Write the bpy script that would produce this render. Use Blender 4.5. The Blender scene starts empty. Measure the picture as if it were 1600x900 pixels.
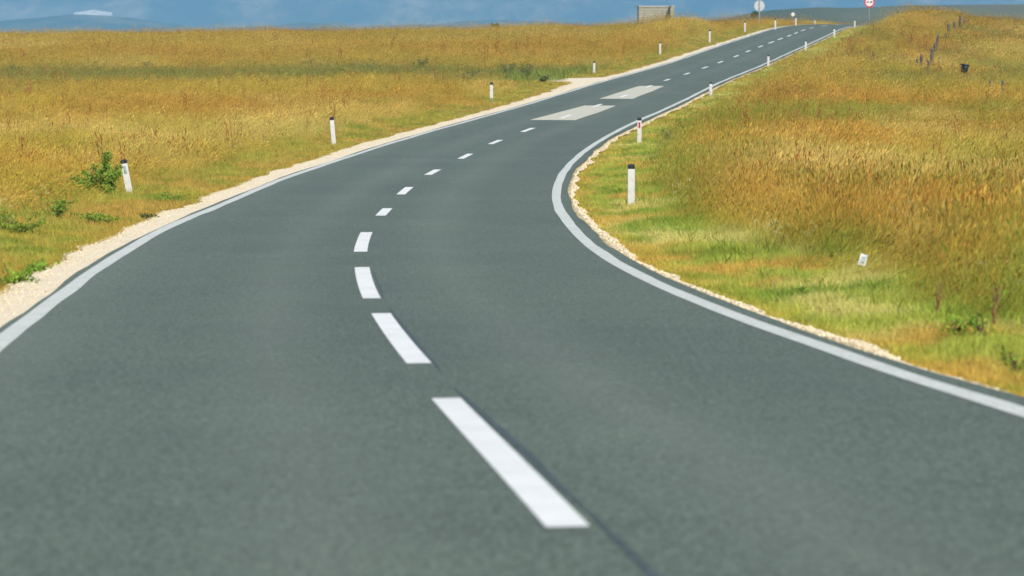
import bpy, bmesh, math, random
import numpy as np
from mathutils import Vector, Matrix

random.seed(7)
rng = np.random.default_rng(11)
scene = bpy.context.scene
COL = scene.collection

# ------------------------------------------------------------------ camera numbers (photo 1600 x 900)
F, CX, CY, YH = 4000.0, 800.0, 450.0, 45.0
PITCH = math.atan((CY - YH) / F)
CP, SP = math.cos(PITCH), math.sin(PITCH)
W = 3.0                                        # centre line to edge line

def pix(x, y, z):
    d = y * CP - z * SP
    u = y * SP + z * CP
    return CX + F * x / d, CY - F * u / d

# ------------------------------------------------------------------ numpy noise
def _hash(i, j, s):
    n = (i * 374761393 + j * 668265263 + s * 1442695041) & 0x7fffffff
    n = ((n ^ (n >> 13)) * 1274126177) & 0x7fffffff
    n = (n ^ (n >> 16)) & 0x7fffffff
    return n / float(0x7fffffff)

def vnoise(x, y, s=0):
    x = np.asarray(x, float); y = np.asarray(y, float)
    i = np.floor(x).astype(np.int64); j = np.floor(y).astype(np.int64)
    a = x - i; b = y - j
    a = a * a * (3 - 2 * a); b = b * b * (3 - 2 * b)
    return ((_hash(i, j, s) * (1 - a) + _hash(i + 1, j, s) * a) * (1 - b)
            + (_hash(i, j + 1, s) * (1 - a) + _hash(i + 1, j + 1, s) * a) * b)

def fbm(x, y, s=0, o=4):
    t = 0; a = 0.5; n = 0
    for k in range(o):
        t = t + a * vnoise(np.asarray(x) * 2 ** k + 17.3 * k, np.asarray(y) * 2 ** k + 5.1 * k, s + k); n += a; a *= 0.5
    return t / n

def sstep(a, b, x):
    t = np.clip((np.asarray(x, float) - a) / (b - a), 0, 1)
    return t * t * (3 - 2 * t)

# ------------------------------------------------------------------ the road's line and its rise and fall
KN = np.array([0, 8, 16, 24, 32, 40, 48, 56, 64, 72, 80, 100, 134, 168, 202, 232, 246, 262, 300, 340, 440.])
KAP = np.array([0.00184, 0.00164, 0.00265, 0.00468, 0.00506, 0.00218, 0.00506, 0.00272, 0.00224, 0.00396, 0.00341,
                -0.00051, 0.00166, 0.00029, -0.00121, 0.0052, 0.0058, 0.005, 0.003, 0.0, 0.0])
SLP = np.array([-0.00527, -0.0472, -0.04369, -0.03143, -0.0219, -0.02489, -0.00905, -0.00989, -0.00275, 5e-05, 0.00698,
                0.01548, 0.01542, 0.03774, 0.02497, 0.0215, 0.010, -0.018, -0.035, -0.03, -0.03])
DS = 0.25
S = np.arange(0, 420, DS)
def hermite(x, xk, yk):
    m = np.gradient(yk, xk)
    i = np.clip(np.searchsorted(xk, x) - 1, 0, len(xk) - 2)
    h = xk[i + 1] - xk[i]; t = (x - xk[i]) / h
    return ((2*t**3 - 3*t**2 + 1) * yk[i] + (t**3 - 2*t**2 + t) * h * m[i]
            + (-2*t**3 + 3*t**2) * yk[i + 1] + (t**3 - t**2) * h * m[i + 1])
def cum(a): return np.concatenate([[0], np.cumsum((a[1:] + a[:-1]) / 2 * DS)])
TH = -0.13159 + cum(hermite(S, KN, KAP))
RX = 0.95423 + cum(np.sin(TH)); RY = 4.0 + cum(np.cos(TH)); RZ = -1.7734 + cum(hermite(S, KN, SLP))
back = np.arange(-36, 0, DS)                   # straight on behind the camera
RX = np.concatenate([RX[0] + back * math.sin(TH[0]), RX]); RY = np.concatenate([RY[0] + back * math.cos(TH[0]), RY])
RZ = np.concatenate([np.full(len(back), RZ[0]), RZ]); TH = np.concatenate([np.full(len(back), TH[0]), TH]); S = np.concatenate([back, S])

def road(s):
    return np.interp(s, S, RX), np.interp(s, S, RY), np.interp(s, S, RZ), np.interp(s, S, TH)
def road_pt(s, d, dz=0.0):
    x, y, z, t = road(s)
    return x + d * np.cos(t), y - d * np.sin(t), z + dz
def sd(x, y):
    """along-road position and signed distance (right positive) of ground points"""
    x = np.asarray(x, float); y = np.asarray(y, float)
    s = np.interp(y, RY, S)
    for _ in range(4):
        cx, cy, cz, t = road(s)
        s = np.clip(s + (x - cx) * np.sin(t) + (y - cy) * np.cos(t), S[0], S[-1])
    cx, cy, cz, t = road(s)
    return s, (x - cx) * np.cos(t) - (y - cy) * np.sin(t)

def gravel_out(s, side):
    """outer edge (distance from the centre line) of the gravel strip"""
    s = np.asarray(s, float)
    n = fbm(s * 0.55, s * 0 + side * 9, 3, 4) - 0.5
    if side < 0:
        w = W + 0.72 + 0.42 * n + 0.25 * sstep(40, 80, s) * (1 - sstep(150, 220, s))
        w = w + 2.3 * np.exp(-((s - 130.5) / 3.2) ** 4) + 0.5 * np.exp(-((s - 124) / 6.0) ** 2)
        return w
    return W + 0.36 + 0.40 * n - 0.05 * np.exp(-((s - 46) / 14.0) ** 2)

def terrain(x, y):
    x = np.asarray(x, float); y = np.asarray(y, float)
    s, d = sd(x, y)
    zs = np.interp(s, S, RZ)
    zy = np.interp(y, RY, RZ)
    far = sstep(7, 22, np.abs(d))
    z = zs * (1 - far) + zy * far
    # beyond the crest the land sinks away to the plain
    z = z - 0.5 * sstep(7, 22, np.abs(d)) * sstep(150, 240, y)
    z = z - 0.014 * np.clip(-d - 8, 0, 70) * sstep(20, 60, y)
    z = z - 0.02 * np.clip(y - 300, 0, 500)
    # verge relief
    ver = sstep(4.4, 7.0, np.abs(d))
    z = z + ver * (0.34 * (fbm(x * 0.11, y * 0.06, 21, 3) - 0.5) + 0.22 * (fbm(x * 0.4, y * 0.3, 5, 2) - 0.5))
    z = z - 0.05 * sstep(4.0, 4.9, np.abs(d))
    # banks beside the road near the crest
    z = z + 1.25 * np.exp(-((x - 13.0) / 4.5) ** 2 - ((y - 196) / 16) ** 2) * sstep(4.6, 7.5, np.abs(d))
    z = z + 0.9 * np.exp(-((x - 36.8) / 5.5) ** 2 - ((y - 232) / 16) ** 2) * sstep(4.2, 7.5, np.abs(d))
    # bed under road and gravel
    z = z - 0.16 * (1 - sstep(3.6, 4.5, np.abs(d)) * 1.0) * (d > 0) - 0.16 * (1 - sstep(3.6, 4.9, np.abs(d))) * (d <= 0)
    return z

def ground_at(px, py, dist_hint=None):
    """walk the view ray of a photo position to the land; returns x, y, z"""
    a = (px - CX) / F; b = (CY - py) / F
    dx, dy, dz = a, CP + b * SP, -SP + b * CP
    t = np.arange(8, 420, 0.1)
    X, Y, Z = dx * t, dy * t, dz * t
    G = terrain(X, Y)
    k = np.nonzero(Z <= G)[0]
    i = k[0] if len(k) else len(t) - 1
    return float(X[i]), float(Y[i]), float(G[i])
def at(px, py, dist):
    a = (px - CX) / F; b = (CY - py) / F
    k = dist / (CP + b * SP)
    return a * k, dist, (-SP + b * CP) * k

# ------------------------------------------------------------------ small helpers
def tag(o, label=None, cat=None, group=None, kind=None):
    if label: o['label'] = label
    if cat: o['category'] = cat
    if group: o['group'] = group
    if kind: o['kind'] = kind
    return o

def mesh_obj(name, verts, faces, mat, parent=None, smooth=False):
    me = bpy.data.meshes.new(name)
    me.from_pydata([tuple(map(float, v)) for v in verts], [], [tuple(int(i) for i in f) for f in faces])
    me.update()
    if mat: me.materials.append(mat)
    if smooth:
        me.polygons.foreach_set('use_smooth', [True] * len(me.polygons))
    o = bpy.data.objects.new(name, me); COL.objects.link(o)
    if parent: o.parent = parent
    return o

def bm_obj(name, bm, mat, parent=None, smooth=False):
    me = bpy.data.meshes.new(name); bm.normal_update(); bm.to_mesh(me); bm.free()
    if mat: me.materials.append(mat)
    if smooth: me.polygons.foreach_set('use_smooth', [True] * len(me.polygons))
    o = bpy.data.objects.new(name, me); COL.objects.link(o)
    if parent: o.parent = parent
    return o

def empty(name, loc, rz=0.0):
    o = bpy.data.objects.new(name, None); COL.objects.link(o)
    o.location = loc; o.rotation_euler = (0, 0, rz); o.empty_display_size = 0.2
    return o

def copy_tree(o, parent=None):
    c = o.copy(); COL.objects.link(c)
    if parent: c.parent = parent
    for ch in list(o.children): copy_tree(ch, c)
    return c

def grid_faces(nr, nc):
    i = np.arange(nr - 1)[:, None] * nc + np.arange(nc - 1)[None, :]
    return np.stack([i, i + 1, i + 1 + nc, i + nc], -1).reshape(-1, 4)

def np_mesh(name, V, Fq, mat, parent=None, smooth=True, attrs=None, colors=None):
    me = bpy.data.meshes.new(name)
    V = np.asarray(V, np.float32); Fq = np.asarray(Fq, np.int32); n = Fq.shape[1]
    me.vertices.add(len(V)); me.vertices.foreach_set('co', V.ravel())
    me.loops.add(Fq.size); me.loops.foreach_set('vertex_index', Fq.ravel())
    me.polygons.add(len(Fq)); me.polygons.foreach_set('loop_start', np.arange(len(Fq), dtype=np.int32) * n)
    me.polygons.foreach_set('loop_total', np.full(len(Fq), n, np.int32))
    me.polygons.foreach_set('use_smooth', np.full(len(Fq), smooth, bool))
    me.update(calc_edges=True)
    for k, a in (attrs or {}).items():
        at_ = me.attributes.new(k, 'FLOAT', 'POINT'); at_.data.foreach_set('value', np.asarray(a, np.float32))
    for k, a in (colors or {}).items():
        at_ = me.attributes.new(k, 'FLOAT_VECTOR', 'POINT'); at_.data.foreach_set('vector', np.asarray(a, np.float32).ravel())
    if mat: me.materials.append(mat)
    if name is None: return me
    o = bpy.data.objects.new(name, me); COL.objects.link(o)
    if parent: o.parent = parent
    return o

# ------------------------------------------------------------------ materials
class NT:
    def __init__(self, name):
        self.m = bpy.data.materials.new(name); self.m.use_nodes = True
        self.t = self.m.node_tree; self.t.nodes.clear()
        self.out = self.t.nodes.new('ShaderNodeOutputMaterial')
    def n(self, typ, **kw):
        nd = self.t.nodes.new(typ)
        for k, v in kw.items():
            if k in nd.inputs and not hasattr(nd, k): nd.inputs[k].default_value = v
            else: setattr(nd, k, v)
        return nd
    def l(self, a, b): self.t.links.new(a, b)
    def noise(self, scale, detail=4, rough=0.55, vec=None, dist=0.0):
        nd = self.t.nodes.new('ShaderNodeTexNoise')
        nd.inputs['Scale'].default_value = scale; nd.inputs['Detail'].default_value = detail
        nd.inputs['Roughness'].default_value = rough; nd.inputs['Distortion'].default_value = dist
        if vec is None: vec = self.coord()
        self.l(vec, nd.inputs['Vector']); return nd.outputs['Fac']
    def coord(self):
        if not hasattr(self, '_c'): self._c = self.t.nodes.new('ShaderNodeTexCoord')
        return self._c.outputs['Object']
    def mapping(self, scale):
        mp = self.t.nodes.new('ShaderNodeMapping'); mp.inputs['Scale'].default_value = scale
        self.l(self.coord(), mp.inputs['Vector']); return mp.outputs['Vector']
    def ramp(self, fac, stops):
        r = self.t.nodes.new('ShaderNodeValToRGB'); e = r.color_ramp.elements
        while len(e) < len(stops): e.new(0.5)
        for i, (p, c) in enumerate(stops):
            e[i].position = p; e[i].color = (c[0], c[1], c[2], 1) if not isinstance(c, (int, float)) else (c, c, c, 1)
        self.l(fac, r.inputs['Fac']); return r.outputs['Color']
    def mix(self, fac, a, b, mode='MIX'):
        m = self.t.nodes.new('ShaderNodeMix'); m.data_type = 'RGBA'; m.blend_type = mode
        for sock, v in ((m.inputs[0], fac), (m.inputs[6], a), (m.inputs[7], b)):
            if hasattr(v, 'is_output') or hasattr(v, 'links'): self.l(v, sock)
            else: sock.default_value = v if isinstance(v, (int, float)) else (v[0], v[1], v[2], 1)
        return m.outputs[2]
    def math(self, op, a, b=0.0):
        m = self.t.nodes.new('ShaderNodeMath'); m.operation = op
        for sock, v in ((m.inputs[0], a), (m.inputs[1], b)):
            if hasattr(v, 'links'): self.l(v, sock)
            else: sock.default_value = v
        return m.outputs[0]
    def attr(self, name, typ='GEOMETRY', out='Fac'):
        a = self.t.nodes.new('ShaderNodeAttribute'); a.attribute_type = typ; a.attribute_name = name
        return a.outputs[out]
    def principled(self, color, rough=0.8, spec=0.3, bump=None, bump_str=0.3, bump_dist=0.01, metal=0.0):
        p = self.t.nodes.new('ShaderNodeBsdfPrincipled')
        if hasattr(color, 'links'): self.l(color, p.inputs['Base Color'])
        else: p.inputs['Base Color'].default_value = (*color, 1)
        if hasattr(rough, 'links'): self.l(rough, p.inputs['Roughness'])
        else: p.inputs['Roughness'].default_value = rough
        p.inputs['Specular IOR Level'].default_value = spec
        p.inputs['Metallic'].default_value = metal
        if bump is not None:
            b = self.t.nodes.new('ShaderNodeBump'); b.inputs['Strength'].default_value = bump_str; b.inputs['Distance'].default_value = bump_dist
            self.l(bump, b.inputs['Height']); self.l(b.outputs['Normal'], p.inputs['Normal'])
        self.l(p.outputs['BSDF'], self.out.inputs['Surface']); return self.m

def simple(name, color, rough=0.7, spec=0.3, var=0.25, scale=8.0, bump=0.15, metal=0.0):
    t = NT(name)
    f = t.noise(scale, 5, 0.6)
    lo = tuple(c * (1 - var) for c in color); hi = tuple(min(1, c * (1 + var)) for c in color)
    c = t.ramp(f, [(0.3, lo), (0.7, hi)])
    return t.principled(c, rough, spec, t.noise(scale * 6, 4), bump, 0.004, metal)

# asphalt
t = NT('asphalt')
grain = t.noise(85, 3, 0.7)
grain2 = t.noise(26, 3, 0.6)
big = t.noise(0.28, 4, 0.55)
mid = t.noise(1.6, 4, 0.6)
base = t.ramp(grain, [(0.22, (0.032, 0.042, 0.035)), (0.5, (0.102, 0.130, 0.108)), (0.78, (0.26, 0.31, 0.262))])
base = t.mix(t.ramp(grain2, [(0.4, 0.0), (0.62, 0.8)]), base, (0.060, 0.078, 0.066))
spk = t.noise(38, 6, 0.8)
base = t.mix(1.0, base, t.ramp(spk, [(0.36, (0.45, 0.45, 0.45)), (0.64, (1.62, 1.65, 1.6))]), 'MULTIPLY')
base = t.mix(1.0, base, t.ramp(big, [(0.3, (0.92, 0.92, 0.93)), (0.7, (1.08, 1.08, 1.05))]), 'MULTIPLY')
base = t.mix(1.0, base, t.ramp(mid, [(0.3, (0.96, 0.96, 0.96)), (0.7, (1.04, 1.04, 1.04))]), 'MULTIPLY')
lane = t.attr('across')            # wheel paths worn a little paler, oil drips a little darker between them
w1 = t.ramp(lane, [(0.06, 0.0), (0.14, 1.0), (0.22, 0.0), (0.30, 0.0), (0.38, 1.0), (0.46, 0.0), (0.54, 0.0), (0.62, 1.0), (0.70, 0.0), (0.78, 0.0)])
wl = t.noise(1.0, 4, 0.6, t.mapping((0.5, 0.12, 1)))
base = t.mix(t.math('MULTIPLY', w1, t.math('MULTIPLY', wl, 0.36)), base, (0.19, 0.215, 0.185))
base = t.mix(t.ramp(t.noise(0.9, 3, 0.5, t.mapping((0.8, 0.16, 1))), [(0.56, 0.0), (0.75, 0.4)]), base, (0.072, 0.092, 0.082))
M_ASPHALT = t.principled(base, 0.86, 0.28, grain, 0.5, 0.006)

def paint(name, col, wear_lo=0.30, wear_hi=0.44):
    t = NT(name)
    wear = t.ramp(t.noise(34, 5, 0.72), [(wear_lo, 0.75), (wear_hi, 0.0)])
    c = t.ramp(t.noise(2.2, 4, 0.6), [(0.3, tuple(v * 0.86 for v in col)), (0.7, col)])
    c = t.mix(t.ramp(t.noise(70, 2, 0.6), [(0.3, 0.3), (0.55, 0.0)]), c, tuple(v * 0.7 for v in col))
    c = t.mix(wear, c, (0.17, 0.18, 0.17))
    return t.principled(c, 0.7, 0.3, t.noise(85, 3), 0.3, 0.004)
M_DASH = paint('dash_paint', (0.74, 0.745, 0.73), 0.28, 0.38)
M_EDGE = paint('edge_paint', (0.585, 0.605, 0.565), 0.34, 0.47)
t = NT('repair_asphalt')
M_REPAIR = t.principled(t.ramp(t.noise(60, 4, 0.7), [(0.3, (0.40, 0.39, 0.32)), (0.7, (0.56, 0.54, 0.45))]), 0.9, 0.2, t.noise(60, 3), 0.3, 0.005)
t = NT('tar')
M_TAR = t.principled(t.ramp(t.noise(20, 4), [(0.3, (0.035, 0.05, 0.056)), (0.7, (0.085, 0.108, 0.105))]), 0.75, 0.3)

t = NT('gravel')
vo = t.n('ShaderNodeTexVoronoi'); vo.inputs['Scale'].default_value = 34; t.l(t.coord(), vo.inputs['Vector'])
c = t.ramp(t.noise(60, 3, 0.7), [(0.25, (0.46, 0.37, 0.25)), (0.5, (0.74, 0.64, 0.47)), (0.8, (0.86, 0.78, 0.62))])
c = t.mix(0.35, c, vo.outputs['Color'], 'SOFT_LIGHT')
c = t.mix(t.ramp(t.noise(1.1, 4, 0.6), [(0.55, 0.0), (0.8, 0.4)]), c, (0.45, 0.37, 0.26))
M_GRAVEL = t.principled(c, 0.95, 0.15, vo.outputs['Distance'], 0.7, 0.02)

def dirty_gravel():
    t = NT('dirty_gravel')
    vo = t.n('ShaderNodeTexVoronoi'); vo.inputs['Scale'].default_value = 34; t.l(t.coord(), vo.inputs['Vector'])
    c = t.ramp(t.noise(50, 4, 0.75), [(0.25, (0.32, 0.25, 0.13)), (0.5, (0.60, 0.50, 0.31)), (0.8, (0.80, 0.70, 0.50))])
    c = t.mix(t.ramp(t.noise(2.6, 5, 0.7), [(0.42, 0.0), (0.62, 0.85)]), c, (0.25, 0.20, 0.09))
    return t.principled(c, 0.95, 0.15, vo.outputs['Distance'], 0.8, 0.02)
M_GRAVEL_D = dirty_gravel()

t = NT('soil_and_thatch')
c = t.ramp(t.noise(0.35, 5, 0.6), [(0.3, (0.26, 0.18, 0.05)), (0.5, (0.36, 0.25, 0.065)), (0.7, (0.26, 0.22, 0.055))])
c = t.mix(t.ramp(t.noise(9, 5, 0.7), [(0.3, 0.65), (0.6, 0.0)]), c, (0.075, 0.06, 0.025))
M_SOIL = t.principled(c, 1.0, 0.0, t.noise(12, 5), 0.6, 0.08)

def blade_mat(name, trans=0.22):
    t = NT(name)
    gc = t.attr('gcol', 'INSTANCER', 'Vector')
    bc = t.attr('bcol', 'GEOMETRY', 'Vector')
    vm = t.n('ShaderNodeVectorMath'); vm.operation = 'MULTIPLY'; t.l(gc, vm.inputs[0]); t.l(bc, vm.inputs[1])
    d = t.n('ShaderNodeBsdfDiffuse'); tr = t.n('ShaderNodeBsdfTranslucent'); ms = t.n('ShaderNodeMixShader'); ms.inputs['Fac'].default_value = trans
    t.l(vm.outputs[0], d.inputs['Color']); t.l(vm.outputs[0], tr.inputs['Color'])
    t.l(d.outputs[0], ms.inputs[1]); t.l(tr.outputs[0], ms.inputs[2]); t.l(ms.outputs[0], t.out.inputs['Surface'])
    return t.m
M_BLADE = blade_mat('grass_blade')

def leaf_mat(name, col, trans=0.3, var=0.4):
    t = NT(name)
    bc = t.attr('bcol', 'GEOMETRY', 'Vector')
    vm = t.n('ShaderNodeVectorMath'); vm.operation = 'MULTIPLY'; vm.inputs[0].default_value = col; t.l(bc, vm.inputs[1])
    d = t.n('ShaderNodeBsdfDiffuse'); tr = t.n('ShaderNodeBsdfTranslucent'); ms = t.n('ShaderNodeMixShader'); ms.inputs['Fac'].default_value = trans
    t.l(vm.outputs[0], d.inputs['Color']); t.l(vm.outputs[0], tr.inputs['Color'])
    t.l(d.outputs[0], ms.inputs[1]); t.l(tr.outputs[0], ms.inputs[2]); t.l(ms.outputs[0], t.out.inputs['Surface'])
    return t.m

t = NT('white_plastic')
c = t.ramp(t.noise(5, 4), [(0.3, (0.64, 0.65, 0.635)), (0.7, (0.74, 0.745, 0.73))])
c = t.mix(t.ramp(t.noise(9, 6, 0.75, t.mapping((2.2, 2.2, 0.7))), [(0.52, 0.0), (0.72, 0.65)]), c, (0.38, 0.35, 0.28))
M_WHITE = t.principled(c, 0.5, 0.35, t.noise(40, 3), 0.1, 0.002)
M_BLACK = simple('black_plastic', (0.022, 0.024, 0.028), 0.5, 0.4, 0.3, 8.0, 0.05)
M_GREYREF = simple('grey_reflector', (0.36, 0.42, 0.43), 0.3, 0.5, 0.15, 30.0, 0.1)
M_REDREF = simple('red_reflector', (0.50, 0.035, 0.06), 0.3, 0.5, 0.2, 30.0, 0.1)
M_WOOD = simple('weathered_wood', (0.115, 0.10, 0.085), 0.9, 0.1, 0.35, 6.0, 0.4)
M_STEEL = simple('galvanised_steel', (0.42, 0.44, 0.45), 0.5, 0.4, 0.12, 6.0, 0.05, 0.3)
M_SIGNBACK = simple('grey_sign_back', (0.52, 0.55, 0.57), 0.5, 0.4, 0.08, 3.0, 0.03)
M_SIGNWHITE = simple('sign_white', (0.80, 0.80, 0.80), 0.4, 0.4, 0.05, 3.0, 0.02)
M_SIGNRED = simple('sign_red', (0.62, 0.06, 0.09), 0.4, 0.4, 0.08, 3.0, 0.02)
M_BARK = simple('bark', (0.09, 0.07, 0.05), 0.9, 0.1, 0.3, 12.0, 0.5)

# ------------------------------------------------------------------ ground: one sheet out to the foot of the mountains
rows = np.concatenate([np.arange(-32, 12, 2.0), np.arange(12, 110, 0.5), np.arange(110, 262, 1.0), np.geomspace(262, 7000, 60)])
u = np.linspace(-1, 1, 281)
dcol = np.sign(u) * (np.abs(u) * 9 + 95 * np.abs(u) ** 4)
GX, GY = [], []
for y in rows:
    cx = np.interp(min(y, 262), RY, RX) + max(0, y - 262) * 0.12
    k = 1 + max(0.0, y - 60) / 90.0
    d = np.where(np.abs(dcol) < 9, dcol, np.sign(dcol) * (9 + (np.abs(dcol) - 9) * k))
    GX.append(cx + d); GY.append(np.full(len(d), y))
GX = np.array(GX); GY = np.array(GY)
GZ = terrain(GX, GY)
ground = np_mesh('ground', np.stack([GX, GY, GZ], -1).reshape(-1, 3), grid_faces(*GX.shape), M_SOIL)
tag(ground, kind='structure')

# ------------------------------------------------------------------ road with its parts
def strip(name, s0, s1, d_in, d_out, dz, mat, parent=None, ds=0.5, n=1, across=False, dz_out=None):
    ss = np.linspace(s0, s1, max(2, int((s1 - s0) / ds) + 1))
    a = d_in(ss) if callable(d_in) else np.full(len(ss), float(d_in))
    b = d_out(ss) if callable(d_out) else np.full(len(ss), float(d_out))
    V = []; A = []
    for k in range(n + 1):
        f = k / n
        d = a * (1 - f) + b * f
        z = dz if dz_out is None else dz + (dz_out - dz) * f ** 2
        X, Y, Z = road_pt(ss, d, z)
        V.append(np.stack([X, Y, Z], -1)); A.append((d + 4) / 8)
    V = np.stack(V, 1); A = np.stack(A, 1)
    return np_mesh(name, V.reshape(-1, 3), grid_faces(len(ss), n + 1)[:, ::-1] if False else grid_faces(len(ss), n + 1), mat, parent, True, {'across': A.ravel()} if across else None)

def wob(seed, amp, wl):
    return lambda s: amp * (fbm(np.asarray(s) / wl, np.zeros(len(s)) + seed, seed, 3) - 0.5) * 2
S0, S1 = -34, 400
el = wob(31, 0.06, 3.0); er = wob(37, 0.05, 2.5)
asph_l = lambda s: -(W + 0.14 + el(s) + 0.02)
asph_r = lambda s: W + 0.25 + 1.3 * er(s)
roadO = strip('road', S0, S1, asph_l, asph_r, 0.0, M_ASPHALT, None, 0.5, 8, True)
tag(roadO, kind='structure')
wl1, wl2 = wob(41, 0.035, 5.0), wob(43, 0.018, 2.2)
strip('edge_line', S0, S1, lambda s: -W - 0.085 + wl1(s), lambda s: -W + 0.085 + wl1(s) + wl2(s), 0.004, M_EDGE, roadO)
wr1, wr2 = wob(47, 0.035, 5.0), wob(53, 0.02, 2.0)
strip('edge_line', S0, S1, lambda s: W - 0.085 + wr1(s), lambda s: W + 0.085 + wr1(s) + wr2(s), 0.004, M_EDGE, roadO)
DASH = [(-10, -5), (-2.2, 2.8), (5.7, 10.8), (13.3, 18.4), (20.4, 25.4), (28.4, 32.8), (37.6, 40.3), (45.6, 48.4), (53.6, 56.3), (62.2, 65.0),
        (71.0, 73.8), (79.4, 82.2), (89.3, 92.0), (98.6, 101.3), (107.8, 110.4), (119.0, 121.6), (128.3, 131.0), (138.0, 140.6),
        (147.3, 150), (155.2, 157.6), (163.3, 165.8), (170.3, 172.8), (177.5, 180.2), (184.2, 188.1), (191.5, 195.7), (199.6, 204.0),
        (207.9, 212.3), (216.9, 221.3), (225.5, 228.8), (234.9, 238.6), (243, 246.5), (251, 254)]
for k, (a, b) in enumerate(DASH):
    j = 0.02 * math.sin(k * 2.3)
    strip('centre_dash', a, b, -0.085 + j, 0.085 + j, 0.008 if 88 < a < 122 else 0.004, M_DASH, roadO, 0.25)
# two pale repaired rectangles round the centre line
strip('repair_patch', 88.0, 98.6 + 1.4, lambda s: -0.95 + 0.4 * (s - 88) / 12 + wl1(s), lambda s: 0.75 + 1.5 * wr1(s), 0.004, M_REPAIR, roadO, 0.5)
strip('repair_patch', 106.4, 121.0, lambda s: -0.75 + 0.2 * (s - 106) / 14 + wr1(s), lambda s: 0.72 + 1.5 * wl1(s), 0.004, M_REPAIR, roadO, 0.5)
# tarred joint that runs beside the centre line
tw = wob(61, 0.02, 2.5)
for (a, b, o_, w_) in ((-10, 6.4, 0.09, 0.075), (6.0, 11.5, 0.09, 0.045), (12.6, 19.2, 0.11, 0.04), (20.4, 25.0, 0.12, 0.02)):
    strip('tar_seam', a, b, lambda s: o_ + tw(s), lambda s: o_ + tw(s) + w_ * np.clip(np.sin((s - a) / (b - a) * math.pi), 0.05, 1) ** 0.5, 0.0025, M_TAR, roadO, 0.25)

# gravel shoulders
def gravel(side):
    a = (lambda s: -(W + 0.10 + el(s))) if side < 0 else (lambda s: W + 0.21 + 1.3 * er(s))
    b = lambda s: side * gravel_out(s, side)
    o = strip('gravel_shoulder', S0, S1, a, b, -0.025, M_GRAVEL if side < 0 else M_GRAVEL_D, None, 0.2, 4, False, -0.05)
    tag(o, kind='structure')
gravel(-1); gravel(1)

# ------------------------------------------------------------------ far hill and mountains
t = NT('hill_grass')
c = t.ramp(t.noise(0.006, 6, 0.65, t.mapping((1, 0.5, 1))), [(0.3, (0.075, 0.105, 0.06)), (0.5, (0.12, 0.135, 0.08)), (0.7, (0.18, 0.165, 0.10))])
M_HILL = t.principled(c, 1.0, 0.0, t.noise(0.05, 5), 0.5, 2.0)
xs = np.linspace(-700, 1500, 160); ys = np.linspace(700, 3000, 60)
HX, HY = np.meshgrid(xs, ys)
prof = np.interp(HX / 1200 * F + CX, [900, 1100, 1165, 1205, 1222, 1245, 1275, 1300, 1345, 1400, 1600, 2200, 4000], [-34, -12, 0.5, 4.5, 8.2, 10.2, 10.2, 9.2, 9.6, 10.6, 11.3, 14, 20])
ramp_ = sstep(700, 1200, HY) * (1 - 0.75 * sstep(1250, 2900, HY))
HZ = -30 + (30 + prof + 1.2 * (fbm(HX * 0.01, HY * 0.006, 71, 4) - 0.5)) * ramp_
hill = np_mesh('hill', np.stack([HX, HY, HZ], -1).reshape(-1, 3), grid_faces(*HX.shape), M_HILL); tag(hill, kind='structure')

t = NT('mountain_slope')
f1 = t.noise(0.0052, 8, 0.62, t.mapping((1.0, 0.4, 0.4)), 0.7)
f2 = t.noise(0.017, 8, 0.7, t.mapping((1.0, 0.35, 0.8)), 0.4)
c = t.ramp(f1, [(0.38, (0.03, 0.065, 0.05)), (0.46, (0.08, 0.105, 0.065)), (0.53, (0.165, 0.155, 0.10)), (0.61, (0.27, 0.235, 0.15))])
c = t.mix(t.ramp(f2, [(0.40, 0.75), (0.58, 0.0)]), c, (0.025, 0.055, 0.035))
M_MOUNT = t.principled(c, 1.0, 0.0)
xs = np.linspace(-5200, 6500, 300); ys = np.linspace(6200, 9800, 110)
MX, MY = np.meshgrid(xs, ys)
rid = 1 - np.abs(2 * fbm(MX * 0.0011, MY * 0.0007, 81, 5) - 1)
up = sstep(6200, 9600, MY)
MZ = -20 + 60 * sstep(6200, 6500, MY) + 900 * up * (0.45 + 0.75 * rid) + 60 * (fbm(MX * 0.004, MY * 0.004, 91, 4) - 0.5) * sstep(6250, 6900, MY)
mount = np_mesh('mountain', np.stack([MX, MY, MZ], -1).reshape(-1, 3), grid_faces(*MX.shape), M_MOUNT); tag(mount, kind='structure')
def mount_z(x, y):
    r = 1 - abs(2 * float(fbm(x * 0.0011, y * 0.0007, 81, 5)) - 1)
    return float(-20 + 60 * sstep(6200, 6500, y) + 900 * sstep(6200, 9600, y) * (0.45 + 0.75 * r) + 60 * (fbm(x * 0.004, y * 0.004, 91, 4) - 0.5) * sstep(6250, 6900, y))
xs = np.linspace(-1700, 1300, 200); ys = np.linspace(4300, 5600, 40)
FX, FY = np.meshgrid(xs, ys)
fp = np.interp(FX / 4800 * F + CX, [-700, -300, 0, 70, 120, 160, 200, 250, 320, 420, 470, 540, 610, 680, 770, 860, 960, 1080, 1300], [-8, 5, 10, 15, 21, 21.5, 17, 9, 1, 2, 9, 10, 6, 7, 12, 10, 2, -8, -20])
FZ = -30 + (30 + fp * 4800 / F + 9 * (fbm(FX * 0.012, FY * 0.008, 111, 4) - 0.5)) * sstep(4300, 4800, FY) * (1 - sstep(4850, 5600, FY))
fh = np_mesh('foothill', np.stack([FX, FY, FZ], -1).reshape(-1, 3), grid_faces(*FX.shape), M_MOUNT); tag(fh, kind='structure')
M_QUARRY = NT('quarry_rock'); M_QUARRY = M_QUARRY.principled(M_QUARRY.ramp(M_QUARRY.noise(0.05, 5), [(0.3, (0.55, 0.5, 0.42)), (0.7, (0.85, 0.8, 0.72))]), 1.0, 0.0)
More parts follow.
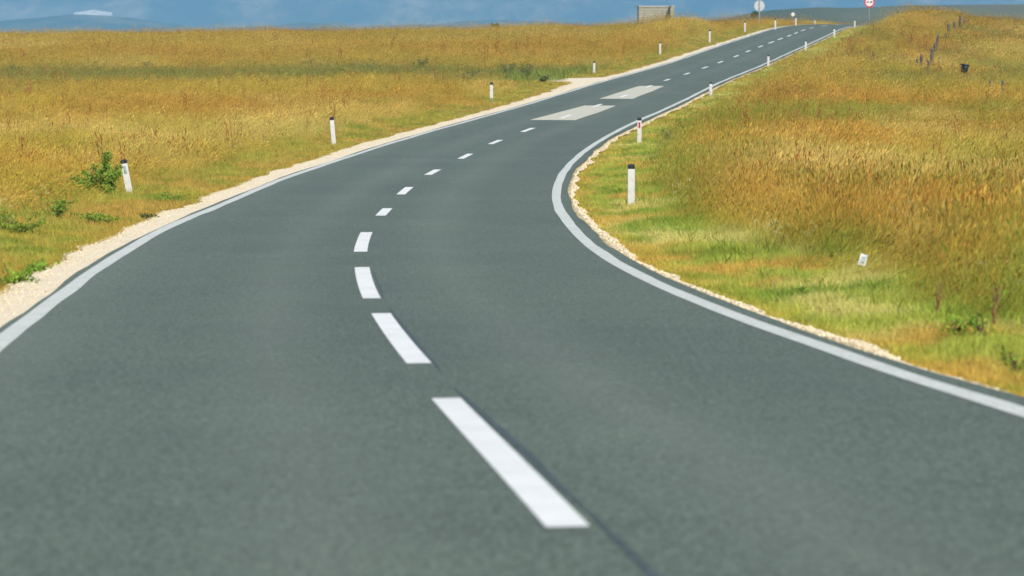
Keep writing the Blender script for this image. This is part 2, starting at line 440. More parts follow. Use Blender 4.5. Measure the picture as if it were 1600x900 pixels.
def quarry(px0, px1, py, hpx):
    # pale bare rock terrace that follows the slope, a little proud of it
    x0, x1 = (px0 - CX) / F, (px1 - CX) / F
    def hit(px, py):
        a = (px - CX) / F; b = (CY - py) / F
        for Y in np.arange(6200, 9800, 4.0):
            k = Y / (CP + b * SP)
            if (-SP + b * CP) * k < mount_z(a * k, Y): return a * k, Y, (-SP + b * CP) * k
        return a * 9000, 9000, 300
    V = []; n = 26
    for i in range(n):
        f = i / (n - 1); p = px0 + (px1 - px0) * f
        top = py - hpx * (0.35 + 0.65 * math.sin(math.pi * f) ** 0.6) * (0.7 + 0.6 * float(vnoise(i * 0.6, 3.0, 5)))
        bot = py + hpx * (0.12 + 0.35 * f + 0.2 * float(vnoise(i * 0.5, 8.0, 6)))
        for q in (bot, (bot + top) / 2, top):
            X, Y, Z = hit(p, q); V.append((X, Y - 6, Z + 3))
    mesh_obj('quarry_face', V, grid_faces(n, 3), M_QUARRY, mount)
quarry(116, 176, 23.5, 5.0)
quarry(-16, 6, 37, 4.0)

# ------------------------------------------------------------------ grass: source tufts (instanced over the fields)
def tuft(name, blades, mat=M_BLADE):
    """blades: (root xy, azimuth, height, lean, width, curl, colour multiplier, seed-head colour or None)"""
    V, Fc, Cc = [], [], []
    for (rx, ry, az, h, lean, w, curl, col, head, hw, hl) in blades:
        dx, dy = math.cos(az), math.sin(az)
        fa = random.uniform(0, math.pi)                       # the way the flat of the blade faces
        px, py = math.cos(fa), math.sin(fa)
        prev = None
        n = 3
        for k in range(n + 1):
            f = k / n
            r = lean * f + curl * f * f
            z = h * (f - 0.35 * (lean + curl) / max(h, 0.01) * f * f * 0.6)
            x, y = rx + dx * r, ry + dy * r
            ww = w * (1 - 0.75 * f) / 2
            V += [(x - px * ww, y - py * ww, z), (x + px * ww, y + py * ww, z)]
            c = list(col)
            Cc += [c, c]
            i = len(V) - 2
            if prev is not None: Fc.append((prev, prev + 1, i + 1, i))
            prev = i
        if head:
            x0, y0, z0 = rx + dx * (lean + curl), ry + dy * (lean + curl), z
            ex, ey = dx * 0.35, dy * 0.35
            m = (x0 + ex * hl * 0.5, y0 + ey * hl * 0.5, z0 + hl * 0.5); e = (x0 + ex * hl, y0 + ey * hl, z0 + hl * 0.9)
            for (qx, qy) in ((px, py), (-py, px)):
                i = len(V)
                V += [(x0, y0, z0 - 0.01), (m[0] - qx * hw / 2, m[1] - qy * hw / 2, m[2]), e, (m[0] + qx * hw / 2, m[1] + qy * hw / 2, m[2])]
                Cc += [head] * 4; Fc.append((i, i + 1, i + 2, i + 3))
    me = np_mesh(None, np.array(V), np.array(Fc), mat, None, True, None, {'bcol': np.array(Cc)}) if False else None
    m = bpy.data.meshes.new(name); m.from_pydata(V, [], Fc); m.update()
    a = m.attributes.new('bcol', 'FLOAT_VECTOR', 'POINT'); a.data.foreach_set('vector', np.array(Cc, np.float32).ravel())
    m.materials.append(mat)
    return bpy.data.objects.new(name, m)

R = random.uniform
def tall_tuft(i, n=24, spread=0.17, head_p=0.55, hmin=0.32, hmax=0.72, panicle=False):
    b = []
    wind = R(-0.5, 0.5)
    for _ in range(n):
        az = R(0, 2 * math.pi) if R(0, 1) < 0.5 else wind
        h = R(hmin, hmax); v = R(0.7, 1.22)
        col = (v * R(0.95, 1.08), v, v * R(0.8, 1.1))
        head = None
        if R(0, 1) < head_p:
            k = R(0.8, 1.15); head = (k * 1.02, k * 0.96, k * 0.95)
        b.append((R(-spread, spread), R(-spread, spread), az, h, R(0.02, 0.18) * h / 0.5, R(0.0026, 0.0055), R(0.02, 0.22) * h / 0.5, col, head,
                  R(0.007, 0.014) if not panicle else R(0.018, 0.032), R(0.05, 0.13)))
    return tuft('dry_grass_tuft', b)
def short_tuft(i):
    b = []
    for _ in range(26):
        h = R(0.04, 0.13); v = R(0.7, 1.3)
        b.append((R(-.11, .11), R(-.11, .11), R(0, 6.28), h, R(0, 0.04), R(0.003, 0.006), R(0.0, 0.06), (v, v, v * R(0.7, 1.2)), None, 0, 0))
    return tuft('short_grass_tuft', b)
def leafy_tuft(i):
    b = []
    for _ in range(20):
        h = R(0.10, 0.38); v = R(0.65, 1.3)
        b.append((R(-.12, .12), R(-.12, .12), R(0, 6.28), h, R(0.03, 0.12), R(0.008, 0.02), R(0.0, 0.1), (v * R(.9, 1.15), v, v), None, 0, 0))
    return tuft('leafy_tuft', b)
def sorrel_tuft(i):
    b = []
    for _ in range(random.choice((2, 3, 4))):
        rx, ry, az = R(-.08, .08), R(-.08, .08), R(0, 6.28); h = R(0.55, 0.9); ln = R(0.0, 0.18)
        b.append((rx, ry, az, h, ln, 0.010, 0.03, (0.8, 0.7, 0.7), (1, 1, 1), 0.035, 0.14))
        for k in range(12):
            f = R(0.45, 1.0)
            b.append((rx + math.cos(az) * ln * f, ry + math.sin(az) * ln * f, R(0, 6.28), h * f, 0.0, 0.0, 0.0, (1, 1, 1), (R(.7, 1.3),) * 3, R(0.02, 0.035), R(0.03, 0.07)))
    return tuft('sorrel_stalk', b)
def umbel_tuft(i):
    b = []
    for _ in range(6):
        h = R(0.28, 0.5); rx, ry = R(-.15, .15), R(-.15, .15)
        b.append((rx, ry, R(0, 6.28), h, R(0, .08), 0.006, 0.02, (0.14, 0.22, 0.07), None, 0, 0))
        for k in range(7):
            b.append((rx + R(-.03, .03), ry + R(-.03, .03), R(0, 6.28), h * R(.93, 1.02), 0.0, 0.0, 0.0, (1, 1, 1), (1, 1, 1), R(.007, .013), R(.006, .012)))
    for _ in range(8):
        b.append((R(-.15, .15), R(-.15, .15), R(0, 6.28), R(.1, .3), R(0, .1), 0.012, 0.03, (0.14, 0.24, 0.06), None, 0, 0))
    return tuft('flower_stem', b)

SRC = {
    'tall': [tall_tuft(i) for i in range(5)] + [tall_tuft(i, 14, 0.14, 1.0, 0.4, 0.85, True) for i in range(2)],
    'short': [short_tuft(i) for i in range(4)],
    'leafy': [leafy_tuft(i) for i in range(4)],
    'sorrel': [sorrel_tuft(i) for i in range(4)],
    'umbel': [umbel_tuft(i) for i in range(3)],
}
def pebble(i):
    bm = bmesh.new(); bmesh.ops.create_icosphere(bm, subdivisions=1, radius=0.5)
    for v in bm.verts: v.co = Vector((v.co.x * R(.7, 1.2), v.co.y * R(.7, 1.2), v.co.z * R(.5, .9)))
    m = bpy.data.meshes.new('pebble'); bm.to_mesh(m); bm.free()
    a = m.attributes.new('bcol', 'FLOAT_VECTOR', 'POINT'); a.data.foreach_set('vector', np.ones(len(m.vertices) * 3, np.float32))
    m.materials.append(blade_mat('stone', 0.0)); return bpy.data.objects.new('pebble', m)
SRC['pebble'] = [pebble(i) for i in range(3)]
COLS = {}
for k, v in SRC.items():
    c = bpy.data.collections.new('source_' + k)
    for o in v: c.objects.link(o)
    COLS[k] = c

def scatter(name, P, rotz, tilt, scale, idx, gcol, coll):
    me = bpy.data.meshes.new(name)
    me.vertices.add(len(P)); me.vertices.foreach_set('co', np.asarray(P, np.float32).ravel())
    rot = np.stack([tilt[:, 0], tilt[:, 1], rotz], -1)
    for nm, a in (('rot', rot), ('scl', scale), ('gcol', gcol)):
        q = me.attributes.new(nm, 'FLOAT_VECTOR', 'POINT'); q.data.foreach_set('vector', np.asarray(a, np.float32).ravel())
    q = me.attributes.new('idx', 'INT', 'POINT'); q.data.foreach_set('value', np.asarray(idx, np.int32))
    o = bpy.data.objects.new(name, me); COL.objects.link(o)
    ng = bpy.data.node_groups.new(name + '_nodes', 'GeometryNodeTree')
    ng.interface.new_socket('Geometry', in_out='INPUT', socket_type='NodeSocketGeometry')
    ng.interface.new_socket('Geometry', in_out='OUTPUT', socket_type='NodeSocketGeometry')
    N = ng.nodes; gi = N.new('NodeGroupInput'); go = N.new('NodeGroupOutput')
    iop = N.new('GeometryNodeInstanceOnPoints'); ci = N.new('GeometryNodeCollectionInfo')
    ci.inputs['Collection'].default_value = coll
    ci.inputs['Separate Children'].default_value = True; ci.inputs['Reset Children'].default_value = True
    def na(nm, ty):
        a = N.new('GeometryNodeInputNamedAttribute'); a.data_type = ty; a.inputs['Name'].default_value = nm; return a.outputs[0]
    e2r = N.new('FunctionNodeEulerToRotation')
    L = ng.links.new
    L(gi.outputs[0], iop.inputs['Points']); L(ci.outputs[0], iop.inputs['Instance'])
    iop.inputs['Pick Instance'].default_value = True
    L(na('idx', 'INT'), iop.inputs['Instance Index']); L(na('rot', 'FLOAT_VECTOR'), e2r.inputs[0]); L(e2r.outputs[0], iop.inputs['Rotation'])
    L(na('scl', 'FLOAT_VECTOR'), iop.inputs['Scale']); L(iop.outputs[0], go.inputs[0])
    md = o.modifiers.new('scatter', 'NODES'); md.node_group = ng
    return o

def sample(rho, ymin, ymax, step=4.0, margin=1.22):
    """random ground points; rho(Y) per square metre"""
    P = []
    y = ymin
    while y < ymax:
        st = step if y < 80 else step * 2
        hw = 0.2 * (y + st) * margin + 4
        n = rng.poisson(rho(y + st / 2) * 2 * hw * st)
        P.append(np.stack([rng.uniform(-hw, hw, n), rng.uniform(y, y + st, n)], -1)); y += st
    return np.concatenate(P)

def lerp(a, b, t): return a * (1 - t[:, None]) + b * t[:, None]
GOLD = np.array((0.65, 0.485, 0.09)); RUST = np.array((0.58, 0.345, 0.07)); PALE = np.array((0.77, 0.655, 0.22)); OLIVE = np.array((0.42, 0.435, 0.07)); GREEN = np.array((0.20, 0.32, 0.045)); DARK = np.array((0.075, 0.13, 0.05))
def green_band(x, y, d):
    g = 0.95 * np.exp(-((y - 141 - 10 * (fbm(x * 0.05, x * 0, 8, 2) - .5)) / 15.0) ** 2) * (d < -5) * sstep(0.30, 0.56, fbm(x * 0.13 + 3, y * 0.07, 14, 4) + 0.06)   # damp strip across the left field
    g = np.maximum(g, 0.85 * sstep(0.45, 0.60, fbm(x * 0.25, y * 0.16, 15, 3)) * (d < -5.6) * (1 - sstep(46, 62, y)))
    g = np.maximum(g, (1 - sstep(4.7, 6.1 + 4.0 * (fbm(x * 0.35, y * 0.2, 44, 3) - .40), d)) * (d > 0) * 0.85 * (1 - 0.6 * sstep(70, 130, y)))
    g = np.maximum(g, 0.7 * sstep(0.58, 0.72, fbm(x * 0.22, y * 0.10, 16, 4)) * (d > 0))
    return g
def field_colour(x, y, d):
    n1 = fbm(x * 0.10, y * 0.05, 51, 4); n2 = fbm(x * 0.35, y * 0.2, 57, 3); n3 = fbm(x * 0.16 + 9, y * 0.06, 63, 4)
    m1 = fbm(x * 1.1, y * 0.5, 83, 2); m2 = fbm(x * 1.3 + 40, y * 0.55, 87, 2)
    L_ = d < 0
    base = np.where(L_[:, None], GOLD, GOLD * np.array((0.97, 0.94, 1.0)))
    # the left field lies in broad belts: straw beside the near posts, rust beyond, then the damp strip
    yw = y + 16 * (fbm(x * 0.07, y * 0.02, 101, 3) - 0.5)
    belt_p = np.exp(-((yw - 74) / 12.0) ** 2) + 0.5 * np.exp(-((yw - 205) / 14.0) ** 2)
    belt_r = np.exp(-((yw - 104) / 17.0) ** 2) + 0.8 * np.exp(-((yw - 176) / 12.0) ** 2) + 0.9 * np.exp(-((yw - 52) / 6.0) ** 2) + 0.6 * sstep(225, 240, yw)
    rl = np.clip(0.62 * belt_r * sstep(0.30, 0.55, n1) + 0.15 * sstep(0.5, 0.7, n1), 0, 0.9)
    rr = sstep(0.42, 0.60, n1 + 0.05 * np.exp(-((y - 45) / 18.0) ** 2)) * 0.62
    c = lerp(base, RUST, np.where(L_, rl, rr))
    pl_ = np.clip(0.8 * belt_p * sstep(0.30, 0.50, n3) + 0.35 * sstep(0.55, 0.68, n3), 0, 0.9); pr_ = sstep(0.50, 0.64, n3) * 0.6
    c = lerp(c, PALE, np.where(L_, pl_, pr_))
    c = lerp(c, OLIVE, sstep(0.46, 0.64, n2) * np.where(L_, 0.35, 0.6))
    c = lerp(c, OLIVE * 0.6, sstep(0.58, 0.74, m1) * np.where(L_, 0.3, 0.7))
    c = lerp(c, PALE, sstep(0.60, 0.76, m2) * np.where(L_, 0.25, 0.4))
    g = green_band(x, y, d)
    c = lerp(c, np.where((y > 110)[:, None], np.array((0.25, 0.29, 0.085)), GREEN * 1.1), g * rng.uniform(0.6, 1.0, len(x)))
    odd = rng.random(len(x))
    c = np.where((odd < 0.06)[:, None], RUST * np.array((0.8, 0.65, 0.7)), c)
    v = 1.02 * rng.uniform(0.70, 1.26, len(x))
    return c * v[:, None]

# tall dry grass
P = sample(lambda y: 88 * min(1.0, (38 / y)) ** 1.5 + 1.5, 14, 285)
x, y = P[:, 0], P[:, 1]; s, d = sd(x, y)
edge = np.where(d < 0, 6.1, 5.25) + 1.3 * (fbm(x * 0.5, y * 0.35, 19, 3) - 0.5)
edge = np.where((d < 0) & (np.abs(s - 130) < 8), edge + 2.5, edge)
edge = np.where((d > 0) & (s > 165), edge + 0.5, edge)
keep = (np.abs(d) > edge + rng.normal(0, 0.22, len(x))) & ((np.abs(d) > edge + 1.6) | (rng.random(len(x)) < 0.72))
P, x, y, s, d, edge = P[keep], x[keep], y[keep], s[keep], d[keep], edge[keep]
hs = 0.62 + 0.75 * fbm(x * 0.22, y * 0.12, 23, 3)
hs *= 0.62 + 0.38 * sstep(0.0, 0.9, np.abs(d) - edge)
hs *= np.where(d < 0, 0.82, 1.0 + 0.15 * (1 - sstep(34, 50, y)))
hs *= rng.uniform(0.8, 1.18, len(x))
wid = np.clip(y / 85.0, 1.0, 2.8)
Z = terrain(x, y)
lean = 0.16 + 0.22 * (fbm(x * 0.3, y * 0.2, 29, 2) - 0.3)
lod = sstep(0.56, 0.70, fbm(x * 0.28 + 7, y * 0.15, 93, 3))
tilt = np.stack([rng.normal(0, 0.14, len(x)) + lod * 0.7 * (fbm(x * 0.4, y * 0.2, 97, 2) - 0.5), lean + rng.normal(0, 0.13, len(x)) + 0.75 * lod], -1)
ob = scatter('dry_field_grass', np.stack([x, y, Z - 0.02], -1), rng.uniform(0, 0.6, len(x)), tilt, np.stack([wid, wid, hs], -1),
             rng.choice(7, len(x), p=[.17, .17, .17, .17, .16, .08, .08]), field_colour(x, y, d), COLS['tall'])
tag(ob, 'tall golden dry grass covering the fields on both sides of the road', 'grass', kind='stuff')
N_TALL = len(x)

# short verge grass, thinning out over the gravel
P = sample(lambda y: 190 * min(1.0, (30 / y)) ** 1.5 + 1.5, 14, 240)
x, y = P[:, 0], P[:, 1]; s, d = sd(x, y)
go = np.where(d < 0, gravel_out(s, -1), gravel_out(s, 1))
lim = go - 0.03 + 0.16 * (fbm(x * 1.5, y * 1.1, 33, 3) - 0.5)
keep = (np.abs(d) > lim) & (np.abs(d) < np.where(d < 0, 8.0, 7.2))
stray = (np.abs(d) > W + 0.34) & (np.abs(d) < 5) & (rng.random(len(x)) < np.where(d > 0, 0.34, 0.02))
keep |= stray
P, x, y, s, d, go = P[keep], x[keep], y[keep], s[keep], d[keep], go[keep]
n1 = fbm(x * 1.3, y * 0.75, 35, 4); n2 = fbm(x * 0.4, y * 0.22, 39, 4)
DRYV = np.array((0.60, 0.41, 0.10)); LIME = np.array((0.42, 0.47, 0.09)); SAGE = np.array((0.62, 0.58, 0.20))
c = lerp(np.tile(DRYV, (len(x), 1)), np.where((d > 0)[:, None], SAGE, OLIVE * 1.0), sstep(0.38, 0.6, n2) * np.where(d > 0, 1, 0.6))
gr = np.where(d > 0, sstep(0.40, 0.58, n1), 0.55 * sstep(0.54, 0.70, n1)) * np.where(y > 110, 0.6, 1)
c = lerp(c, LIME, gr)
c = lerp(c, GREEN, 0.85 * sstep(0.54, 0.68, fbm(x * 1.6 + 5, y * 0.95, 45, 3)) * np.where(d > 0, 1, 0.7))
ed = 1 - sstep(0.0, 0.55, np.abs(d) - go)
c = lerp(c, np.array((0.58, 0.41, 0.08)), ed * 0.65)
c *= (rng.uniform(0.62, 1.3, len(x)) * np.where(d > 0, 1.2, 1.0))[:, None]
w2 = np.clip(y / 55.0, 1.0, 2.8)
hv = (0.55 + 0.75 * fbm(x * 0.9, y * 0.7, 49, 3)) * rng.uniform(0.7, 1.4, len(x)) * np.where(np.abs(d) - go < 0.25, 0.7, 1.0) * (0.75 + 0.9 * sstep(1.0, 2.4, np.abs(d) - go))
ob = scatter('verge_grass', np.stack([x, y, np.maximum(terrain(x, y), np.interp(s, S, RZ) - 0.09) - 0.01], -1), rng.uniform(0, 6.28, len(x)), rng.normal(0, 0.12, (len(x), 2)),
             np.stack([w2, w2, hv], -1), rng.integers(0, 4, len(x)), c, COLS['short'])
tag(ob, 'short mixed green and straw grass on the verges beside the gravel', 'grass', kind='stuff')
N_SHORT = len(x)

# leafy green weeds
P = sample(lambda y: 26 * min(1.0, (34 / y)) ** 1.4, 14, 210)
x, y = P[:, 0], P[:, 1]; s, d = sd(x, y)
g = green_band(x, y, d)
keep = (np.abs(d) > np.where(d < 0, 5.3, 4.3)) & (rng.random(len(x)) < 0.05 + 0.85 * sstep(0.35, 0.8, g)) & ((np.abs(d) > 5.6) | (rng.random(len(x)) < 0.30))
P, x, y, s, d, g = P[keep], x[keep], y[keep], s[keep], d[keep], g[keep]
c = lerp(np.tile(GREEN * 0.9, (len(x), 1)), np.array((0.36, 0.42, 0.055)), rng.random(len(x)) * 0.8)
c = lerp(c, np.array((0.21, 0.25, 0.10)), np.where(y > 120, 0.75, 0.0) * rng.random(len(x)))
w3 = np.clip(y / 75.0, 1.0, 2.6)
ob = scatter('leafy_weeds', np.stack([x, y, terrain(x, y) - 0.02], -1), rng.uniform(0, 6.28, len(x)), rng.normal(0, 0.15, (len(x), 2)),
             np.stack([w3, w3, rng.uniform(0.5, 1.3, len(x)) * np.where(np.abs(d) < 5.6, 0.45, 1.0) * np.where(y > 120, 1.5, 1)], -1), rng.integers(0, 4, len(x)), c, COLS['leafy'])
tag(ob, 'green leafy weeds growing among the dry grass', 'weeds', kind='stuff')

# red brown sorrel stalks
P = sample(lambda y: 2.0 * min(1.0, (40 / y)) ** 1.0, 18, 215)
x, y = P[:, 0], P[:, 1]; s, d = sd(x, y)
pr = sstep(0.48, 0.64, fbm(x * 0.22, y * 0.11, 67, 3)) * np.where(d > 0, 0.6, 0.16) + 0.03
keep = (np.abs(d) > 6.2) & (rng.random(len(x)) < pr)
P, x, y = P[keep], x[keep], y[keep]
c = lerp(np.tile(np.array((0.34, 0.13, 0.045)), (len(x), 1)), np.array((0.52, 0.27, 0.09)), rng.random(len(x)))
w4 = np.clip(y / 120.0, 0.8, 1.5)
ob = scatter('sorrel_stalks', np.stack([x, y, terrain(x, y)], -1), rng.uniform(0, 6.28, len(x)), np.stack([rng.normal(0, .1, len(x)), 0.15 + rng.normal(0, .12, len(x))], -1),
             np.stack([w4, w4, rng.uniform(0.8, 1.2, len(x))], -1), rng.integers(0, 4, len(x)), c, COLS['sorrel'])
tag(ob, 'red brown seeding sorrel stalks standing in the golden grass', 'weeds', kind='stuff')

# white flowers
P = sample(lambda y: 1.5 * min(1.0, (40 / y)), 18, 70)
x, y = P[:, 0], P[:, 1]; s, d = sd(x, y)
pr = sstep(0.54, 0.68, fbm(x * 0.45, y * 0.3, 73, 3))
keep = (np.abs(d) > 5.0) & (np.abs(d) < 9.0) & (rng.random(len(x)) < pr * 0.8 * np.where(d < 0, 0.5, 1))
P, x, y = P[keep], x[keep], y[keep]
c = np.tile(np.array((0.72, 0.68, 0.40)), (len(x), 1))
ob = scatter('white_wildflowers', np.stack([x, y, terrain(x, y)], -1), rng.uniform(0, 6.28, len(x)), rng.normal(0, .1, (len(x), 2)),
             np.ones((len(x), 3)) * rng.uniform(0.8, 1.2, (len(x), 1)), rng.integers(0, 3, len(x)), c, COLS['umbel'])
tag(ob, 'small white wildflowers scattered along the edge of the tall grass', 'flowers', kind='stuff')

# loose stones on the shoulders
n = 36000
side = np.where(rng.random(n) < 0.55, 1, -1); s = 10 + 110 * rng.random(n) ** 1.4
a = np.where(side > 0, W + 0.27, W + 0.16); b = np.where(side > 0, gravel_out(s, 1), gravel_out(s, -1)) + 0.06
f = np.sqrt(rng.random(n)); d = side * (a + (b - a) * f)
X, Y, Zr = road_pt(s, d, -0.025 - 0.025 * f ** 2)
sz = rng.lognormal(math.log(0.017), 0.40, n) * np.where(side > 0, 0.92, 0.6); sz = np.clip(sz, 0.006, 0.05)
c = np.array((0.78, 0.67, 0.47)) * (rng.uniform(0.7, 1.2, n) * np.where(side > 0, rng.uniform(0.75, 1.1, n), 1.0))[:, None]
ob = scatter('loose_gravel', np.stack([X, Y, Zr + sz * 0.15], -1), rng.uniform(0, 6.28, n), rng.normal(0, .4, (n, 2)), np.repeat(sz[:, None], 3, 1), rng.integers(0, 3, n), c, COLS['pebble'])
tag(ob, 'loose pale limestone chippings along both road edges', 'gravel', kind='stuff')

# ------------------------------------------------------------------ delineator posts
def post_section(w, dep):
    # flat face towards the driver, rounded back
    pts = [(-w / 2, -dep * 0.5), (w / 2, -dep * 0.5)]
    for k in range(1, 8):
        a = math.pi * k / 8
        pts.append((w / 2 * math.cos(a), -dep * 0.1 + dep * 0.6 * math.sin(a)))
    return pts
def prism(pts, z0, z1, slope=0.0, taper=1.0):
    n = len(pts); V = []
    for k, (z, f) in enumerate(((z0, 1.0), (z1, taper))):
        for (a, b) in pts: V.append((a * f, b * f, z + (slope * b if k else 0.0)))
    Fs = [(i, (i + 1) % n, n + (i + 1) % n, n + i) for i in range(n)] + [tuple(range(n - 1, -1, -1)), tuple(range(n, 2 * n))]
    return V, Fs
def make_post(reflector=None, h=0.84, w=0.128, leg=False):
    r = empty('delineator_post', (0, 0, 0))
    sec = post_section(w, 0.095)
    z0 = 0.22 if leg else -0.2
    V, Fs = prism(sec, z0, h - 0.075, 0.0, 0.97)
    o = mesh_obj('post_body', V, Fs, M_WHITE, r); bv = o.modifiers.new('bevel', 'BEVEL'); bv.width = 0.006; bv.segments = 2; bv.limit_method = 'ANGLE'
    sec2 = [(a * 1.035, b * 1.035) for a, b in sec]
    V, Fs = prism(sec2, h - 0.078, h + 0.015, 0.25, 0.97)
    o = mesh_obj('black_cap', V, Fs, M_BLACK, r); bv = o.modifiers.new('bevel', 'BEVEL'); bv.width = 0.008; bv.segments = 2; bv.limit_method = 'ANGLE'
    if leg:
        bm = bmesh.new(); bmesh.ops.create_cone(bm, cap_ends=True, segments=10, radius1=0.02, radius2=0.02, depth=0.6, matrix=Matrix.Translation((0.02, 0, 0.05)))
        bm_obj('steel_stub', bm, M_STEEL, r)
    if reflector:
        rw, rh = 0.052, 0.19
        bm = bmesh.new(); bmesh.ops.create_cube(bm, size=1, matrix=Matrix.Translation((0, -0.0495, h - 0.23)) @ Matrix.Diagonal((rw, 0.012, rh, 1)))
        bmesh.ops.bevel(bm, geom=bm.edges[:], offset=0.004, segments=2, affect='EDGES')
        bm_obj('reflector', bm, reflector, r)
    return r
GL = 'white roadside delineator posts'
protos = {}
def post(px, py, toppx, label, kind='plain', dist=None, tilt=0.0, hscale=1.0, thick=1.0):
    if dist is None: X, Y, Z = ground_at(px, py)
    else:
        X, Y, _ = at(px, py, dist); Z = float(terrain(X, Y))
    key = kind
    if key not in protos:
        protos[key] = make_post({'plain': None, 'grey': M_GREYREF, 'red': M_REDREF, 'leg': None}[kind], leg=(kind == 'leg')); o = protos[key]
    else: o = copy_tree(protos[key])
    o.location = (X, Y, Z)
    # scale so that the visible height matches (posts are sunk to different depths)
    ztop = at(px, toppx, Y)[2]
    h = max(0.6, min(1.4, ztop - Z))
    o.scale = (thick, thick, h / 0.855)
    t_ = float(np.interp(Y, RY, TH))
    o.rotation_euler = (0, tilt, -t_ * 0.6)
    tag(o, label, 'road post', GL)
    print('POST', label, round(X, 1), round(Y, 1), round(Z, 2), 'h', round(ztop - Z, 2))
    return o
# left side of the road, near to far
post(203, 303, 249, 'white delineator post leaning beside the green shrub, black cap and grey reflector', 'grey', tilt=-0.17)
post(522, 226, 183, 'white black-capped post slightly tilted on the left verge, second from the green shrub', 'plain', tilt=-0.08)
post(768, 162, 129, 'white black-capped post on a thin metal stub, below the dark bushes of the left field', 'leg')
post(928.5, 115, 96.5, 'small white post just past the gravel lay-by on the left of the road', 'plain')
post(1031.5, 86, 65.5, 'small white post left of the road, below the ruined block shelter', 'plain')
post(1109, 67, 46.5, 'small white post left of the road, below the grassy bank near the crest', 'plain')
post(1164, 50, 33.5, 'pale capless-looking post on the left, under the grey back of the round sign', 'plain')
post(1211.5, 41, 29.5, 'tiny white post half sunk in grass, right of the grey sign back', 'plain', dist=224)
post(1243.5, 42, 26.5, 'tiny white post at the crest below the tiny pale round sign', 'plain', dist=240)
post(1273.5, 44, 31.5, 'tiny white post standing alone in the middle of the crest, behind the road', 'plain', dist=262)
# right side, near to far
post(986, 320, 257, 'tall white post with black cap and bare face at the apex of the right bend', 'plain')
post(999, 224, 184, 'white post with red reflector behind the one at the apex of the right bend', 'red')
post(1110.5, 152, 128.5, 'white black-capped post against the right edge line, beside the far repair patch', 'plain')
post(1200.5, 106, 86, 'white post on the right edge, first beyond the one beside the far repair patch', 'plain')
post(1259, 80, 63, 'small white post on the right edge, midway up the last climb', 'plain')
post(1303.5, 60, 43.5, 'small white post on the right edge, last but one before the crest', 'plain')
post(1335.5, 45, 30.5, 'small white post on the right edge under the red bordered sign', 'plain')
post(1607, 540, 440, 'white post cut off by the right border, deep in tall grass', 'plain', dist=29)

# ------------------------------------------------------------------ signs
def disc(r, depth, seg=48):
    bm = bmesh.new(); bmesh.ops.create_cone(bm, cap_ends=True, segments=seg, radius1=r, radius2=r, depth=depth, matrix=Matrix.Rotation(math.pi / 2, 4, 'X'))
    return bm
def pole(h, r, y=0.0, z0=-0.3):
    bm = bmesh.new(); bmesh.ops.create_cone(bm, cap_ends=True, segments=14, radius1=r, radius2=r, depth=h - z0, matrix=Matrix.Translation((0, y, (h + z0) / 2)))
    return bm
def ring(r0, r1, y0, y1, seg=56):
    V, Fs = [], []
    for k in range(seg):
        a = 2 * math.pi * k / seg
        for (r, y) in ((r0, y0), (r1, y0), (r1, y1), (r0, y1)): V.append((r * math.cos(a), y, r * math.sin(a)))
    for k in range(seg):
        i, j = 4 * k, 4 * ((k + 1) % seg)
        for m in range(4): Fs.append((i + m, j + m, j + (m + 1) % 4, i + (m + 1) % 4))
    return V, Fs
def car_shape(w, h):
    pts = [(-.5, 0), (-.5, .42), (-.34, .5), (-.26, 1), (.26, 1), (.34, .5), (.5, .42), (.5, 0), (.36, 0), (.36, -.16), (.22, -.16), (.22, 0), (-.22, 0), (-.22, -.16), (-.36, -.16), (-.36, 0)]
    return [(a * w, b * h) for a, b in pts]
# overtaking ban sign
X, Y, Zc = at(1358.5, 3.5, 243); Zg = float(terrain(X, Y))
sg = empty('round_road_sign', (X, Y, Zg), -0.12)
hc = Zc - Zg
bm_obj('pole', pole(hc + 0.3, 0.026, 0.06), M_STEEL, sg)
RS = 0.50
p = disc(RS, 0.02); bmesh.ops.translate(p, verts=p.verts, vec=(0, 0, hc)); face = bm_obj('sign_plate', p, M_SIGNWHITE, sg)
V, Fs = ring(RS * 0.74, RS * 1.0, -0.016, -0.0125); mesh_obj('red_border', [(a, b, c + hc) for a, b, c in V], Fs, M_SIGNRED, face)
for cx_, m in ((-0.17, M_SIGNRED), (0.17, M_BLACK)):
    pts = car_shape(0.26, 0.12); n = len(pts)
    V = [(a + cx_, -0.0165, b + hc - 0.03) for a, b in pts] + [(a + cx_, -0.012, b + hc - 0.03) for a, b in pts]
    mesh_obj('car_symbol', V, [tuple(range(n)), tuple(range(2 * n - 1, n - 1, -1))] + [(i, n + i, n + (i + 1) % n, (i + 1) % n) for i in range(n)], m, face)
tag(sg, 'round white sign with red border and two small dark car marks on the right bank', 'road sign')
# back of a round sign
X, Y, Zc = at(1186.5, 9.0, 243); Zg = float(terrain(X, Y))
sb = empty('round_road_sign', (X, Y, Zg), 0.1)
hc = Zc - Zg
bm_obj('pole', pole(hc + 0.62, 0.045, -0.05), M_STEEL, sb)
p = disc(0.50, 0.02); bmesh.ops.translate(p, verts=p.verts, vec=(0, 0, hc)); bm_obj('sign_plate', p, M_SIGNBACK, sb)
for zz in (-0.2, 0.2):
    bm = bmesh.new(); bmesh.ops.create_cube(bm, size=1, matrix=Matrix.Translation((0, -0.035, hc + zz)) @ Matrix.Diagonal((0.16, 0.13, 0.05, 1))); bm_obj('clamp', bm, M_STEEL, sb)
tag(sb, 'grey back of a round sign with its pole in front, left of the crest', 'road sign')
